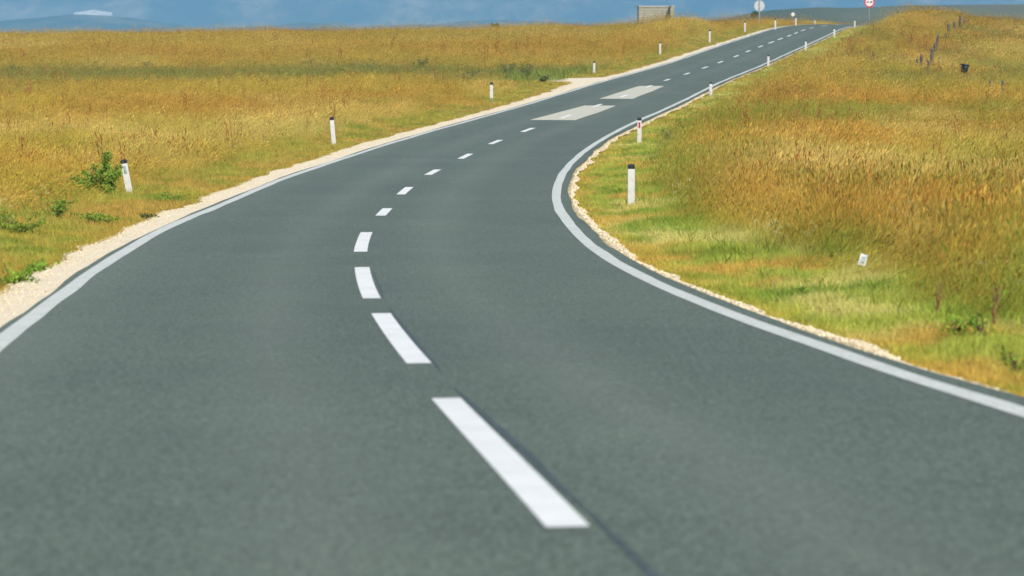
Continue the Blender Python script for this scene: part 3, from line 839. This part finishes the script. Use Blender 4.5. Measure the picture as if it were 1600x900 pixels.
# tiny far sign
X, Y, Zc = at(1239, 22.5, 330); Zg = float(terrain(X, Y))
sf = empty('round_road_sign', (X, Y, Zg), 0.0); hc = Zc - Zg
bm_obj('pole', pole(hc + 0.2, 0.03, 0.05), M_STEEL, sf)
p = disc(0.24, 0.02); bmesh.ops.translate(p, verts=p.verts, vec=(0, 0, hc)); bm_obj('sign_plate', p, M_SIGNWHITE, sf)
tag(sf, 'tiny pale round sign beyond the crest, above a white post', 'road sign')

# ------------------------------------------------------------------ ruined block shelter
t = NT('block_wall')
br = t.n('ShaderNodeTexBrick'); br.inputs['Scale'].default_value = 1.0; br.inputs['Brick Width'].default_value = 0.4; br.inputs['Row Height'].default_value = 0.2; br.inputs['Mortar Size'].default_value = 0.018
br.inputs['Color1'].default_value = (0.36, 0.35, 0.29, 1); br.inputs['Color2'].default_value = (0.47, 0.45, 0.38, 1); br.inputs['Mortar'].default_value = (0.25, 0.24, 0.20, 1)
sx = t.n('ShaderNodeSeparateXYZ'); t.l(t.coord(), sx.inputs[0]); cb = t.n('ShaderNodeCombineXYZ')
t.l(t.math('ADD', sx.outputs[0], sx.outputs[1]), cb.inputs[0]); t.l(sx.outputs[2], cb.inputs[1]); t.l(cb.outputs[0], br.inputs['Vector'])
c = t.mix(t.ramp(t.noise(2.2, 5, 0.65), [(0.4, 0.0), (0.7, 0.6)]), br.outputs['Color'], (0.28, 0.28, 0.19))
M_BLOCK = t.principled(c, 0.95, 0.1, br.outputs['Fac'], -0.4, 0.02)
M_CONC = simple('pale_concrete', (0.48, 0.46, 0.38), 0.9, 0.1, 0.25, 3.0, 0.3)
X, Y, Zt = at(1025, 9.0, 216); Zg = float(terrain(X, Y))
sh = empty('block_shelter', (X, Y, Zg), 0.03); H = Zt - Zg
def box(name, a, b, mat, parent, bev=0.01):
    bm = bmesh.new(); bmesh.ops.create_cube(bm, size=1, matrix=Matrix.Translation([(p + q) / 2 for p, q in zip(a, b)]) @ Matrix.Diagonal([q - p for p, q in zip(a, b)] + [1]))
    if bev: bmesh.ops.bevel(bm, geom=bm.edges[:], offset=bev, segments=1, affect='EDGES')
    return bm_obj(name, bm, mat, parent)
box('back_wall', (-1.22, 0.9, -0.3), (1.22, 1.12, H - 0.1), M_BLOCK, sh)
box('side_wall', (-1.47, -0.5, -0.3), (-1.225, 1.125, H - 0.1), M_BLOCK, sh)
box('side_wall', (1.225, -0.5, -0.3), (1.47, 1.125, H - 0.1), M_BLOCK, sh)
box('pillar', (-1.49, -0.62, -0.3), (-1.21, -0.503, H - 0.1), M_BLOCK, sh)
box('pillar', (1.16, -0.62, -0.3), (1.49, -0.503, H - 0.1), M_BLOCK, sh)
box('coping', (-1.22, 0.86, H - 0.097), (1.22, 1.16, H), M_CONC, sh)
box('coping', (-1.52, -0.65, H - 0.097), (-1.223, 1.16, H + 0.0), M_CONC, sh)
box('coping', (1.223, -0.65, H - 0.097), (1.52, 1.16, H + 0.03), M_CONC, sh)
tag(sh, 'roofless grey block shelter open at the front on the left skyline', 'ruin')

# ------------------------------------------------------------------ fence stakes and the black bucket
GS = 'weathered fence stakes in the right field'
def make_stake(h, r, seed):
    rr = random.Random(seed); bm = bmesh.new(); n = 8; rings = []
    for k in range(7):
        f = k / 6; rad = r * (1 - 0.18 * f) * rr.uniform(.92, 1.08)
        ox, oy = rr.uniform(-.012, .012), rr.uniform(-.012, .012)
        rings.append([bm.verts.new((ox + rad * math.cos(2 * math.pi * j / n), oy + rad * math.sin(2 * math.pi * j / n), -0.25 + (h + 0.25) * f + (0.03 * math.cos(2 * math.pi * j / n + seed) if k == 6 else 0))) for j in range(n)])
    for a, b in zip(rings, rings[1:]):
        for j in range(n): bm.faces.new((a[j], a[(j + 1) % n], b[(j + 1) % n], b[j]))
    bm.faces.new(rings[-1]); bm.faces.new(rings[0][::-1])
    return bm
def stake(px, py, hpx, label, rpx=2.2, tilt=0.0):
    X, Y, Z = ground_at(px, py)
    ztop = at(px, py - hpx - 3, Y)[2]; h = max(0.35, ztop - Z)
    o = bm_obj('fence_stake', make_stake(h, rpx / 2 * Y / F * 1.0 + 0.005, px), M_WOOD, None, True)
    o.location = (X, Y, Z); o.rotation_euler = (0, tilt, random.uniform(0, 6))
    tag(o, label, 'fence post', GS); return o
ST = [(1434, 120, 24, 'dark weathered stake at the left end of the old fence, beside a pale one'), (1440, 114, 26, 'pale weathered stake just right of the dark left-end stake'),
      (1449, 125, 17, 'short dark stake in front of the dense stake row'), (1452, 122, 24, 'nearest stake of the dense receding row'),
      (1455, 113, 26, 'second stake of the dense receding row'), (1457.5, 104, 25, 'third stake of the dense receding row, half hidden by the second'),
      (1460, 95, 25, 'stake in the middle of the dense receding row'), (1463, 84, 25, 'tall stake near the far end of the dense receding row'),
      (1465.5, 74, 18, 'farthest stake of the dense receding row'), (1470, 123, 16, 'faint stake in tall grass, first one right of the dense row'),
      (1490, 123, 18, 'short dark stake left of the black bucket'), (1478.5, 70, 15, 'far stake left of the skyline cluster, lower one'),
      (1483, 63, 22, 'far slanting stake below the skyline cluster'), (1490.5, 56, 19, 'far stake leaning at the left of the skyline cluster'),
      (1500, 48, 20, 'tallest stake of the skyline cluster'), (1507, 45, 12, 'short stake right of the tallest one on the skyline'),
      (1513, 44, 11, 'rightmost short stake of the skyline cluster'), (1548, 150, 22, 'grey stake in the grass right of and below the black bucket'),
      (1567, 164, 34, 'tall grey stake farthest right in the field'), (1364, 100, 16, 'faint lone stake in the grass left of the old fence')]
for (a, b, c_, l) in ST: stake(a, b, c_, l, random.uniform(3.8, 5.4), random.uniform(-0.06, 0.1))
X, Y, Z = ground_at(1507, 134)
bk = empty('black_bucket', (X, Y, at(1506, 107, Y)[2])); bk.rotation_euler = (0.1, 0.12, 0.3)
stk = bm_obj('fence_stake', make_stake(at(1507, 108, Y)[2] - Z, 0.035, 5), M_WOOD, None, True); stk.location = (X, Y, Z); tag(stk, 'grey stake that holds up the black bucket', 'fence post', GS)
def lathe(prof, n=24):
    V, Fs = [], []
    for r, z in prof:
        for k in range(n): V.append((r * math.cos(2 * math.pi * k / n), r * math.sin(2 * math.pi * k / n), z))
    for i in range(len(prof) - 1):
        for k in range(n): Fs.append((i * n + k, i * n + (k + 1) % n, (i + 1) * n + (k + 1) % n, (i + 1) * n + k))
    return V, Fs
V, Fs = lathe([(0.001, -0.2), (0.145, -0.2), (0.19, 0.2), (0.18, 0.2), (0.136, -0.188), (0.001, -0.188)]); mesh_obj('bucket_shell', V, Fs, M_BLACK, bk, True)
V, Fs = lathe([(0.188, 0.165), (0.208, 0.168), (0.208, 0.203), (0.182, 0.203)]); mesh_obj('rim', V, Fs, M_BLACK, bk, True)
bm = bmesh.new(); bmesh.ops.create_cube(bm, size=1, matrix=Matrix.Translation((-0.225, 0, 0.17)) @ Matrix.Diagonal((0.05, 0.04, 0.05, 1))); bm_obj('handle_lug', bm, M_BLACK, bk)
tag(bk, 'black bucket hung on a stake in the right field', 'bucket')

# ------------------------------------------------------------------ little white plate in the grass
X, Y, Z = ground_at(1344, 434)
pl = empty('marker_plate', (X, Y, Z)); pl.rotation_euler = (0, 0.0, 0.05)
hz = at(1348, 406, Y)[2] - Z
w_, h_ = 12.5 * Y / F, 18.5 * Y / F
tl = Matrix.Translation((4 * Y / F, 0, hz)) @ Matrix.Rotation(0.32, 4, 'Y') @ Matrix.Rotation(-0.25, 4, 'X')
bm = bmesh.new(); bmesh.ops.create_grid(bm, x_segments=6, y_segments=8, size=0.5, matrix=Matrix.Rotation(math.pi / 2, 4, 'X'))
for v in bm.verts: v.co = Vector((v.co.x * w_, 0.008 * math.sin(v.co.x * 5 + v.co.z * 4), v.co.z * h_))
ret = bmesh.ops.solidify(bm, geom=bm.faces[:], thickness=0.004); bm.transform(tl); bm_obj('plate', bm, M_WHITE, pl)
bm = bmesh.new(); bmesh.ops.create_cube(bm, size=1, matrix=tl @ Matrix.Translation((0.0, -0.014, 0.0)) @ Matrix.Diagonal((w_ * 0.52, 0.004, h_ * 0.52, 1))); bm_obj('grey_patch', bm, M_GREYREF, pl)
bm = bmesh.new(); bmesh.ops.create_cone(bm, cap_ends=True, segments=8, radius1=0.009, radius2=0.007, depth=hz + 0.1, matrix=Matrix.Translation((0.01, 0.02, hz / 2 - 0.05)) @ Matrix.Rotation(0.07, 4, 'Y')); bm_obj('stem', bm, M_WOOD, pl)
tag(pl, 'small tilted white plate with a grey centre, in the grass on the right', 'plate')

# ------------------------------------------------------------------ shrubs and plants
def leaf_cloud(center_fn, n, size, stretch=1.6, up=0.3):
    V, Fs, Cc = [], [], []
    for _ in range(n):
        p, shade = center_fn()
        a = R(0, 6.28); el_ = R(-0.6, 1.1); s_ = size * R(0.6, 1.4)
        ax = Vector((math.cos(a) * math.cos(el_), math.sin(a) * math.cos(el_), math.sin(el_) + up)).normalized()
        sd_ = ax.cross(Vector((R(-1, 1), R(-1, 1), R(-1, 1)))).normalized()
        nn = ax.cross(sd_)
        p = Vector(p); i = len(V)
        V += [p - ax * s_ * stretch * .5, p + sd_ * s_ * .35 + nn * s_ * .08, p + ax * s_ * stretch * .5, p - sd_ * s_ * .35 + nn * s_ * .08]
        c_ = R(0.7, 1.3) * shade; Cc += [(c_ * R(.9, 1.15), c_, c_ * R(.8, 1.1))] * 4; Fs.append((i, i + 1, i + 2, i + 3))
    return V, Fs, Cc
def foliage(name, V, Fs, Cc, mat, parent):
    o = mesh_obj(name, V, Fs, mat, parent)
    a = o.data.attributes.new('bcol', 'FLOAT_VECTOR', 'POINT'); a.data.foreach_set('vector', np.array(Cc, np.float32).ravel()); return o
def shrub(name, loc, stems, leaves, size, mat, label, cat, group=None, stem_mat=None):
    """stems: end points relative to the base; leaves are spread along the arching stems"""
    r = empty(name, loc); bm = bmesh.new(); paths = []
    for (ex, ey, ez) in stems:
        pts = [Vector((ex * (f ** 1.5) + R(-.03, .03) * f, ey * (f ** 1.5), ez * (f ** 0.85))) for f in (0, .25, .5, .75, 1.0)]
        paths.append(pts)
        prev = None
        for k, p in enumerate(pts):
            rad = 0.012 * (1 - 0.75 * k / 4) * max(1.0, size / 0.06)
            vs = [bm.verts.new(p + Vector((rad * math.cos(2.094 * j), rad * math.sin(2.094 * j), 0))) for j in range(3)]
            if prev:
                for j in range(3): bm.faces.new((prev[j], prev[(j + 1) % 3], vs[(j + 1) % 3], vs[j]))
            prev = vs
    bm_obj('stem', bm, stem_mat or M_BARK, r)
    def pick():
        pts = random.choice(paths); f = R(0.1, 1.0) ** 0.8 * 3.999; k = int(f); q = pts[k].lerp(pts[k + 1], f - k)
        sp = size * 2.4 * (1.15 - 0.6 * f / 4)
        return (q.x + random.gauss(0, sp * .6), q.y + random.gauss(0, sp * .6), max(0.01, q.z + random.gauss(0, sp * .45))), 1.0
    V, Fs, Cc = leaf_cloud(pick, leaves, size)
    foliage('foliage', V, Fs, Cc, mat, r)
    tag(r, label, cat, group); return r
LM = leaf_mat('leaf_green', (0.25, 0.38, 0.06)); LMD = leaf_mat('leaf_dark', (0.10, 0.155, 0.055)); LMB = leaf_mat('leaf_bright', (0.24, 0.40, 0.05)); LMG = leaf_mat('leaf_greygreen', (0.30, 0.33, 0.14)); LMG2 = leaf_mat('leaf_olive', (0.19, 0.225, 0.08)); LMR = leaf_mat('leaf_dead', (0.34, 0.20, 0.08))
X, Y, Z = ground_at(166, 310)
shrub('wild_shrub', (X, Y, Z), [(-0.62, 0, .40), (-0.42, .1, .5), (-0.22, -.05, .62), (-.02, .1, .84), (.04, 0, .88), (.24, .05, .62), (.3, -.05, .52), (-.05, 0, .55), (.12, -.1, .45), (-.8, .05, .22), (-.95, .1, .16), (-.7, -.1, .3), (-.5, -.2, .2), (.1, -.25, .2)], 3000, 0.045, LM, 'leafy green shrub beside the leaning post with the grey reflector', 'shrub')
WD = 'green weed clumps along the left verge'
for (px, py, w, h, m, l) in [(20, 455, .55, .32, LMB, 'bright weed clump low at the left border, above the gravel'), (35, 368, .6, .35, LM, 'weed clump at the left border, higher up the field'), (88, 345, .5, .35, LM, 'weed clump between the left border and the leafy green shrub'),
                          (150, 352, .4, .2, LM, 'low weed clump below the leafy green shrub'), (265, 318, .4, .16, LM, 'low weed clump right of the leaning post')]:
    X, Y, Z = ground_at(px, py)
    shrub('weed_clump', (X, Y, Z), [(R(-w, w), R(-w, w), h * R(.4, 1.1)) for _ in range(14)], 620, 0.03, m, l, 'weeds', WD)
for (px, py, l) in [(56, 437, 'dark grass tuft growing into the gravel at lower left'), (232, 349, 'dark leafy tuft at the gravel edge below the leaning post')]:
    X, Y, Z = ground_at(px, py)
    shrub('gravel_tuft', (X, Y, Z), [(R(-.14, .14), R(-.1, .1), R(.08, .17)) for _ in range(8)], 170, 0.034, LMD, l, 'weeds', 'tufts at the gravel edge')
LP_ = 'leafy plants on the right verge'
for (px, py, w, h, m, l) in [(1492, 528, .14, .16, LMB, 'bright leafy plant on the right verge, left one of two'), (1530, 530, .13, .2, LM, 'leafy plant on the right verge under the pale dry stalks'), (1560, 500, .16, .32, LMB, 'yellow green plant among the stalks near the right border'),
                          (1262, 463, .10, .08, LM, 'tiny leafy plant on the right verge near the edge line bend'), (1092, 352, .12, .1, LMB, 'low leafy plant right of the post at the bend apex'), (962, 302, .1, .07, LMB, 'tiny bright plant left of the post at the bend apex'), (1588, 590, .2, .18, LM, 'green plant low at the right border')]:
    X, Y, Z = ground_at(px, py)
    shrub('leafy_plant', (X, Y, Z), [(R(-w, w), R(-w, w), h * R(.6, 1.1)) for _ in range(6)], 70, 0.032, m, l, 'plant', LP_)
GB = 'green bushes across the fields'
for (px, py, wpx, hpx, m, l) in [(795, 122, 15, 22, LMG2, 'olive green upright bush in the left field above the stub-legged post, left of a pair'), (822, 124, 11, 24, LMG2, 'tall thin olive green bush in the left field, right of a pair'), (846, 130, 14, 14, LMG2, 'low olive green bush beside the gravel lay-by'), (732, 132, 18, 22, LMG2, 'olive green bush left of the stub-legged post'),
                              (672, 122, 20, 18, LMG, 'grey green bush in the middle of the left field'), (575, 118, 24, 20, LMG, 'pale grey green bush in the damp strip'), (530, 122, 14, 12, LMG2, 'small dark bush in the damp strip'), (484, 110, 14, 16, LMG2, 'dark bush at the left of the damp strip'), (230, 114, 9, 18, LMG2, 'lone thin dark bush in the far left field'),
                              (660, 112, 8, 22, LMG2, 'thin dark bush behind the grey green bush in the left field'), (20, 118, 16, 16, LMG2, 'dark bush at the left border in the damp strip'), (110, 124, 22, 14, LMG, 'grey green clump in the damp strip near the left border'),
                              (1075, 220, 26, 38, LMB, 'fresh green bush on the right verge behind the red reflector post'), (1046, 224, 14, 20, LMG, 'pale flowering bush right of the red reflector post'), (1400, 100, 20, 14, LMG, 'grey green bush in the right field left of the old fence')]:
    X, Y, Z = ground_at(px, py); k = Y / F
    shrub('field_bush', (X, Y, Z), [(R(-wpx, wpx) * k, R(-.5, .5), hpx * k * R(.4, 1.05)) for _ in range(14)], 620, 0.034 * max(1, Y / 80), m, l, 'bush', GB)
M_DRY = simple('dry_stem', (0.30, 0.20, 0.09), 0.9, 0.1, 0.3, 10.0, 0.2)
DS_ = 'dry weed skeletons'
for (px, py, wpx, hpx, l) in [(232, 200, 10, 24, 'dry branching weed in the far left field'), (410, 228, 14, 30, 'brown dry weed left of the second left post'), (672, 172, 5, 24, 'thin rust brown dry stalk in the left field'), (1463, 500, 5, 60, 'dark dry stalk in the near right grass, left one'), (1500, 470, 5, 70, 'tall dark dry stalk in the near right grass, middle one'),
                          (1552, 520, 12, 70, 'leaning dark dry stalk near the right border'), (1128, 215, 5, 26, 'dark brown dry weed behind the bend apex'), (1085, 305, 4, 30, 'small dark dry stalk right of the bend apex'), (1415, 166, 3, 13, 'small dark seed stalk in the right field, left of a trio'), (1430, 166, 3, 15, 'small dark seed stalk in the right field, middle of a trio'), (1443, 167, 3, 11, 'small dark seed stalk in the right field, right of a trio')]:
    X, Y, Z = ground_at(px, py); k = Y / F
    shrub('dry_weed', (X, Y, Z), [(R(-wpx, wpx) * k + hpx * k * .15, R(-.1, .1), hpx * k * R(.7, 1.1)) for _ in range(4)], 80, 0.013 * max(1, Y / 60), LMR, l, 'weed', DS_, M_DRY)
# trees far off
def tree(px, py, dist, wpx, hpx, label):
    X, Y, _ = at(px, py, dist); k = dist / F
    Zb = at(px, py, dist)[2] - 0.4; Zg = min(Zb, float(terrain(X, Y)))
    r = empty('far_tree', (X, Y, Zg)); h = (hpx * k) + (Zb - Zg); w = wpx * k
    bm = bmesh.new(); bmesh.ops.create_cone(bm, cap_ends=True, segments=8, radius1=0.16, radius2=0.06, depth=h * 0.8, matrix=Matrix.Translation((0, 0, h * 0.4)))
    for a in range(5):
        q = Matrix.Translation((0, 0, h * (.45 + .07 * a))) @ Matrix.Rotation(a * 1.3, 4, 'Z') @ Matrix.Rotation(0.9, 4, 'Y') @ Matrix.Translation((0, 0, w * .22))
        bmesh.ops.create_cone(bm, cap_ends=True, segments=6, radius1=0.06, radius2=0.02, depth=w * .45, matrix=q)
    bm_obj('trunk', bm, M_BARK, r)
    ch = hpx * k
    blobs = [(R(-.3, .3) * w, R(-.3, .3) * w, h - ch * R(.2, .8), R(.16, .3) * w) for _ in range(12)]
    def pick():
        b = random.choice(blobs); v = Vector((random.gauss(0, 1), random.gauss(0, 1), random.gauss(0, .8))).normalized() * b[3] * R(.3, 1) ** .5
        return (b[0] + v.x, b[1] + v.y, b[2] + v.z), 1.0
    V, Fs, Cc = leaf_cloud(pick, 1200, 0.2, 1.4); foliage('crown', V, Fs, Cc, LMD, r)
    tag(r, label, 'tree', None)
tree(773, 44, 330, 15, 13, 'small dark tree on the skyline of the left field')
tree(1179, 24, 420, 11, 10, 'dark round tree beside the grey sign back')

# ------------------------------------------------------------------ air
hz_ = bmesh.new(); bmesh.ops.create_cube(hz_, size=1, matrix=Matrix.Translation((650, 4900, 600)) @ Matrix.Diagonal((14500, 10400, 1480, 1)))
t = NT('haze_air')
pv = t.n('ShaderNodeVolumePrincipled'); pv.inputs['Color'].default_value = (0.27, 0.60, 1.0, 1); pv.inputs['Density'].default_value = 0.00018; pv.inputs['Anisotropy'].default_value = -0.25
t.l(pv.outputs[0], t.out.inputs['Volume'])
hz = bm_obj('haze', hz_, t.m); tag(hz, 'thin blue summer haze over the fields and mountains', 'haze', kind='stuff')

# ------------------------------------------------------------------ light, sky, camera
SUN_EL, SUN_AZ = math.radians(48), math.radians(150)         # azimuth clockwise from the view direction: behind, to the right
w = bpy.data.worlds.new('World'); scene.world = w; w.use_nodes = True
nt = w.node_tree; bg = nt.nodes['Background']
sky = nt.nodes.new('ShaderNodeTexSky'); sky.sky_type = 'NISHITA'; sky.sun_disc = False; sky.sun_elevation = SUN_EL; sky.sun_rotation = SUN_AZ
sky.air_density = 1.0; sky.dust_density = 1.0; sky.ozone_density = 1.0
nt.links.new(sky.outputs[0], bg.inputs['Color']); bg.inputs['Strength'].default_value = 0.11
sl = bpy.data.lights.new('sun', 'SUN'); sl.energy = 4.0; sl.angle = math.radians(0.5); sl.color = (1.0, 0.93, 0.80)
so = bpy.data.objects.new('sun', sl); COL.objects.link(so)
dirv = Vector((math.sin(SUN_AZ) * math.cos(SUN_EL), math.cos(SUN_AZ) * math.cos(SUN_EL), math.sin(SUN_EL)))
so.rotation_euler = dirv.to_track_quat('Z', 'Y').to_euler(); so.location = (20, -20, 40)

cam = bpy.data.cameras.new('camera'); co = bpy.data.objects.new('camera', cam); COL.objects.link(co)
cam.sensor_width = 36.0; cam.lens = F / 1600 * 36.0; cam.clip_start = 0.5; cam.clip_end = 20000
co.location = (0, 0, 0); co.rotation_euler = (math.pi / 2 - PITCH, 0, 0)
cam.dof.use_dof = True; cam.dof.focus_distance = 58.0; cam.dof.aperture_fstop = 2.8
scene.camera = co

scene.view_settings.view_transform = 'Standard'; scene.view_settings.look = 'None'
scene.view_settings.exposure = 0.36; scene.view_settings.gamma = 1.0
scene.render.engine = 'CYCLES'
scene.cycles.use_denoising = True
scene.cycles.max_bounces = 6; scene.cycles.diffuse_bounces = 3; scene.cycles.transmission_bounces = 3; scene.cycles.volume_bounces = 1
scene.render.film_transparent = False
print('COUNTS tall', N_TALL, 'short', N_SHORT)
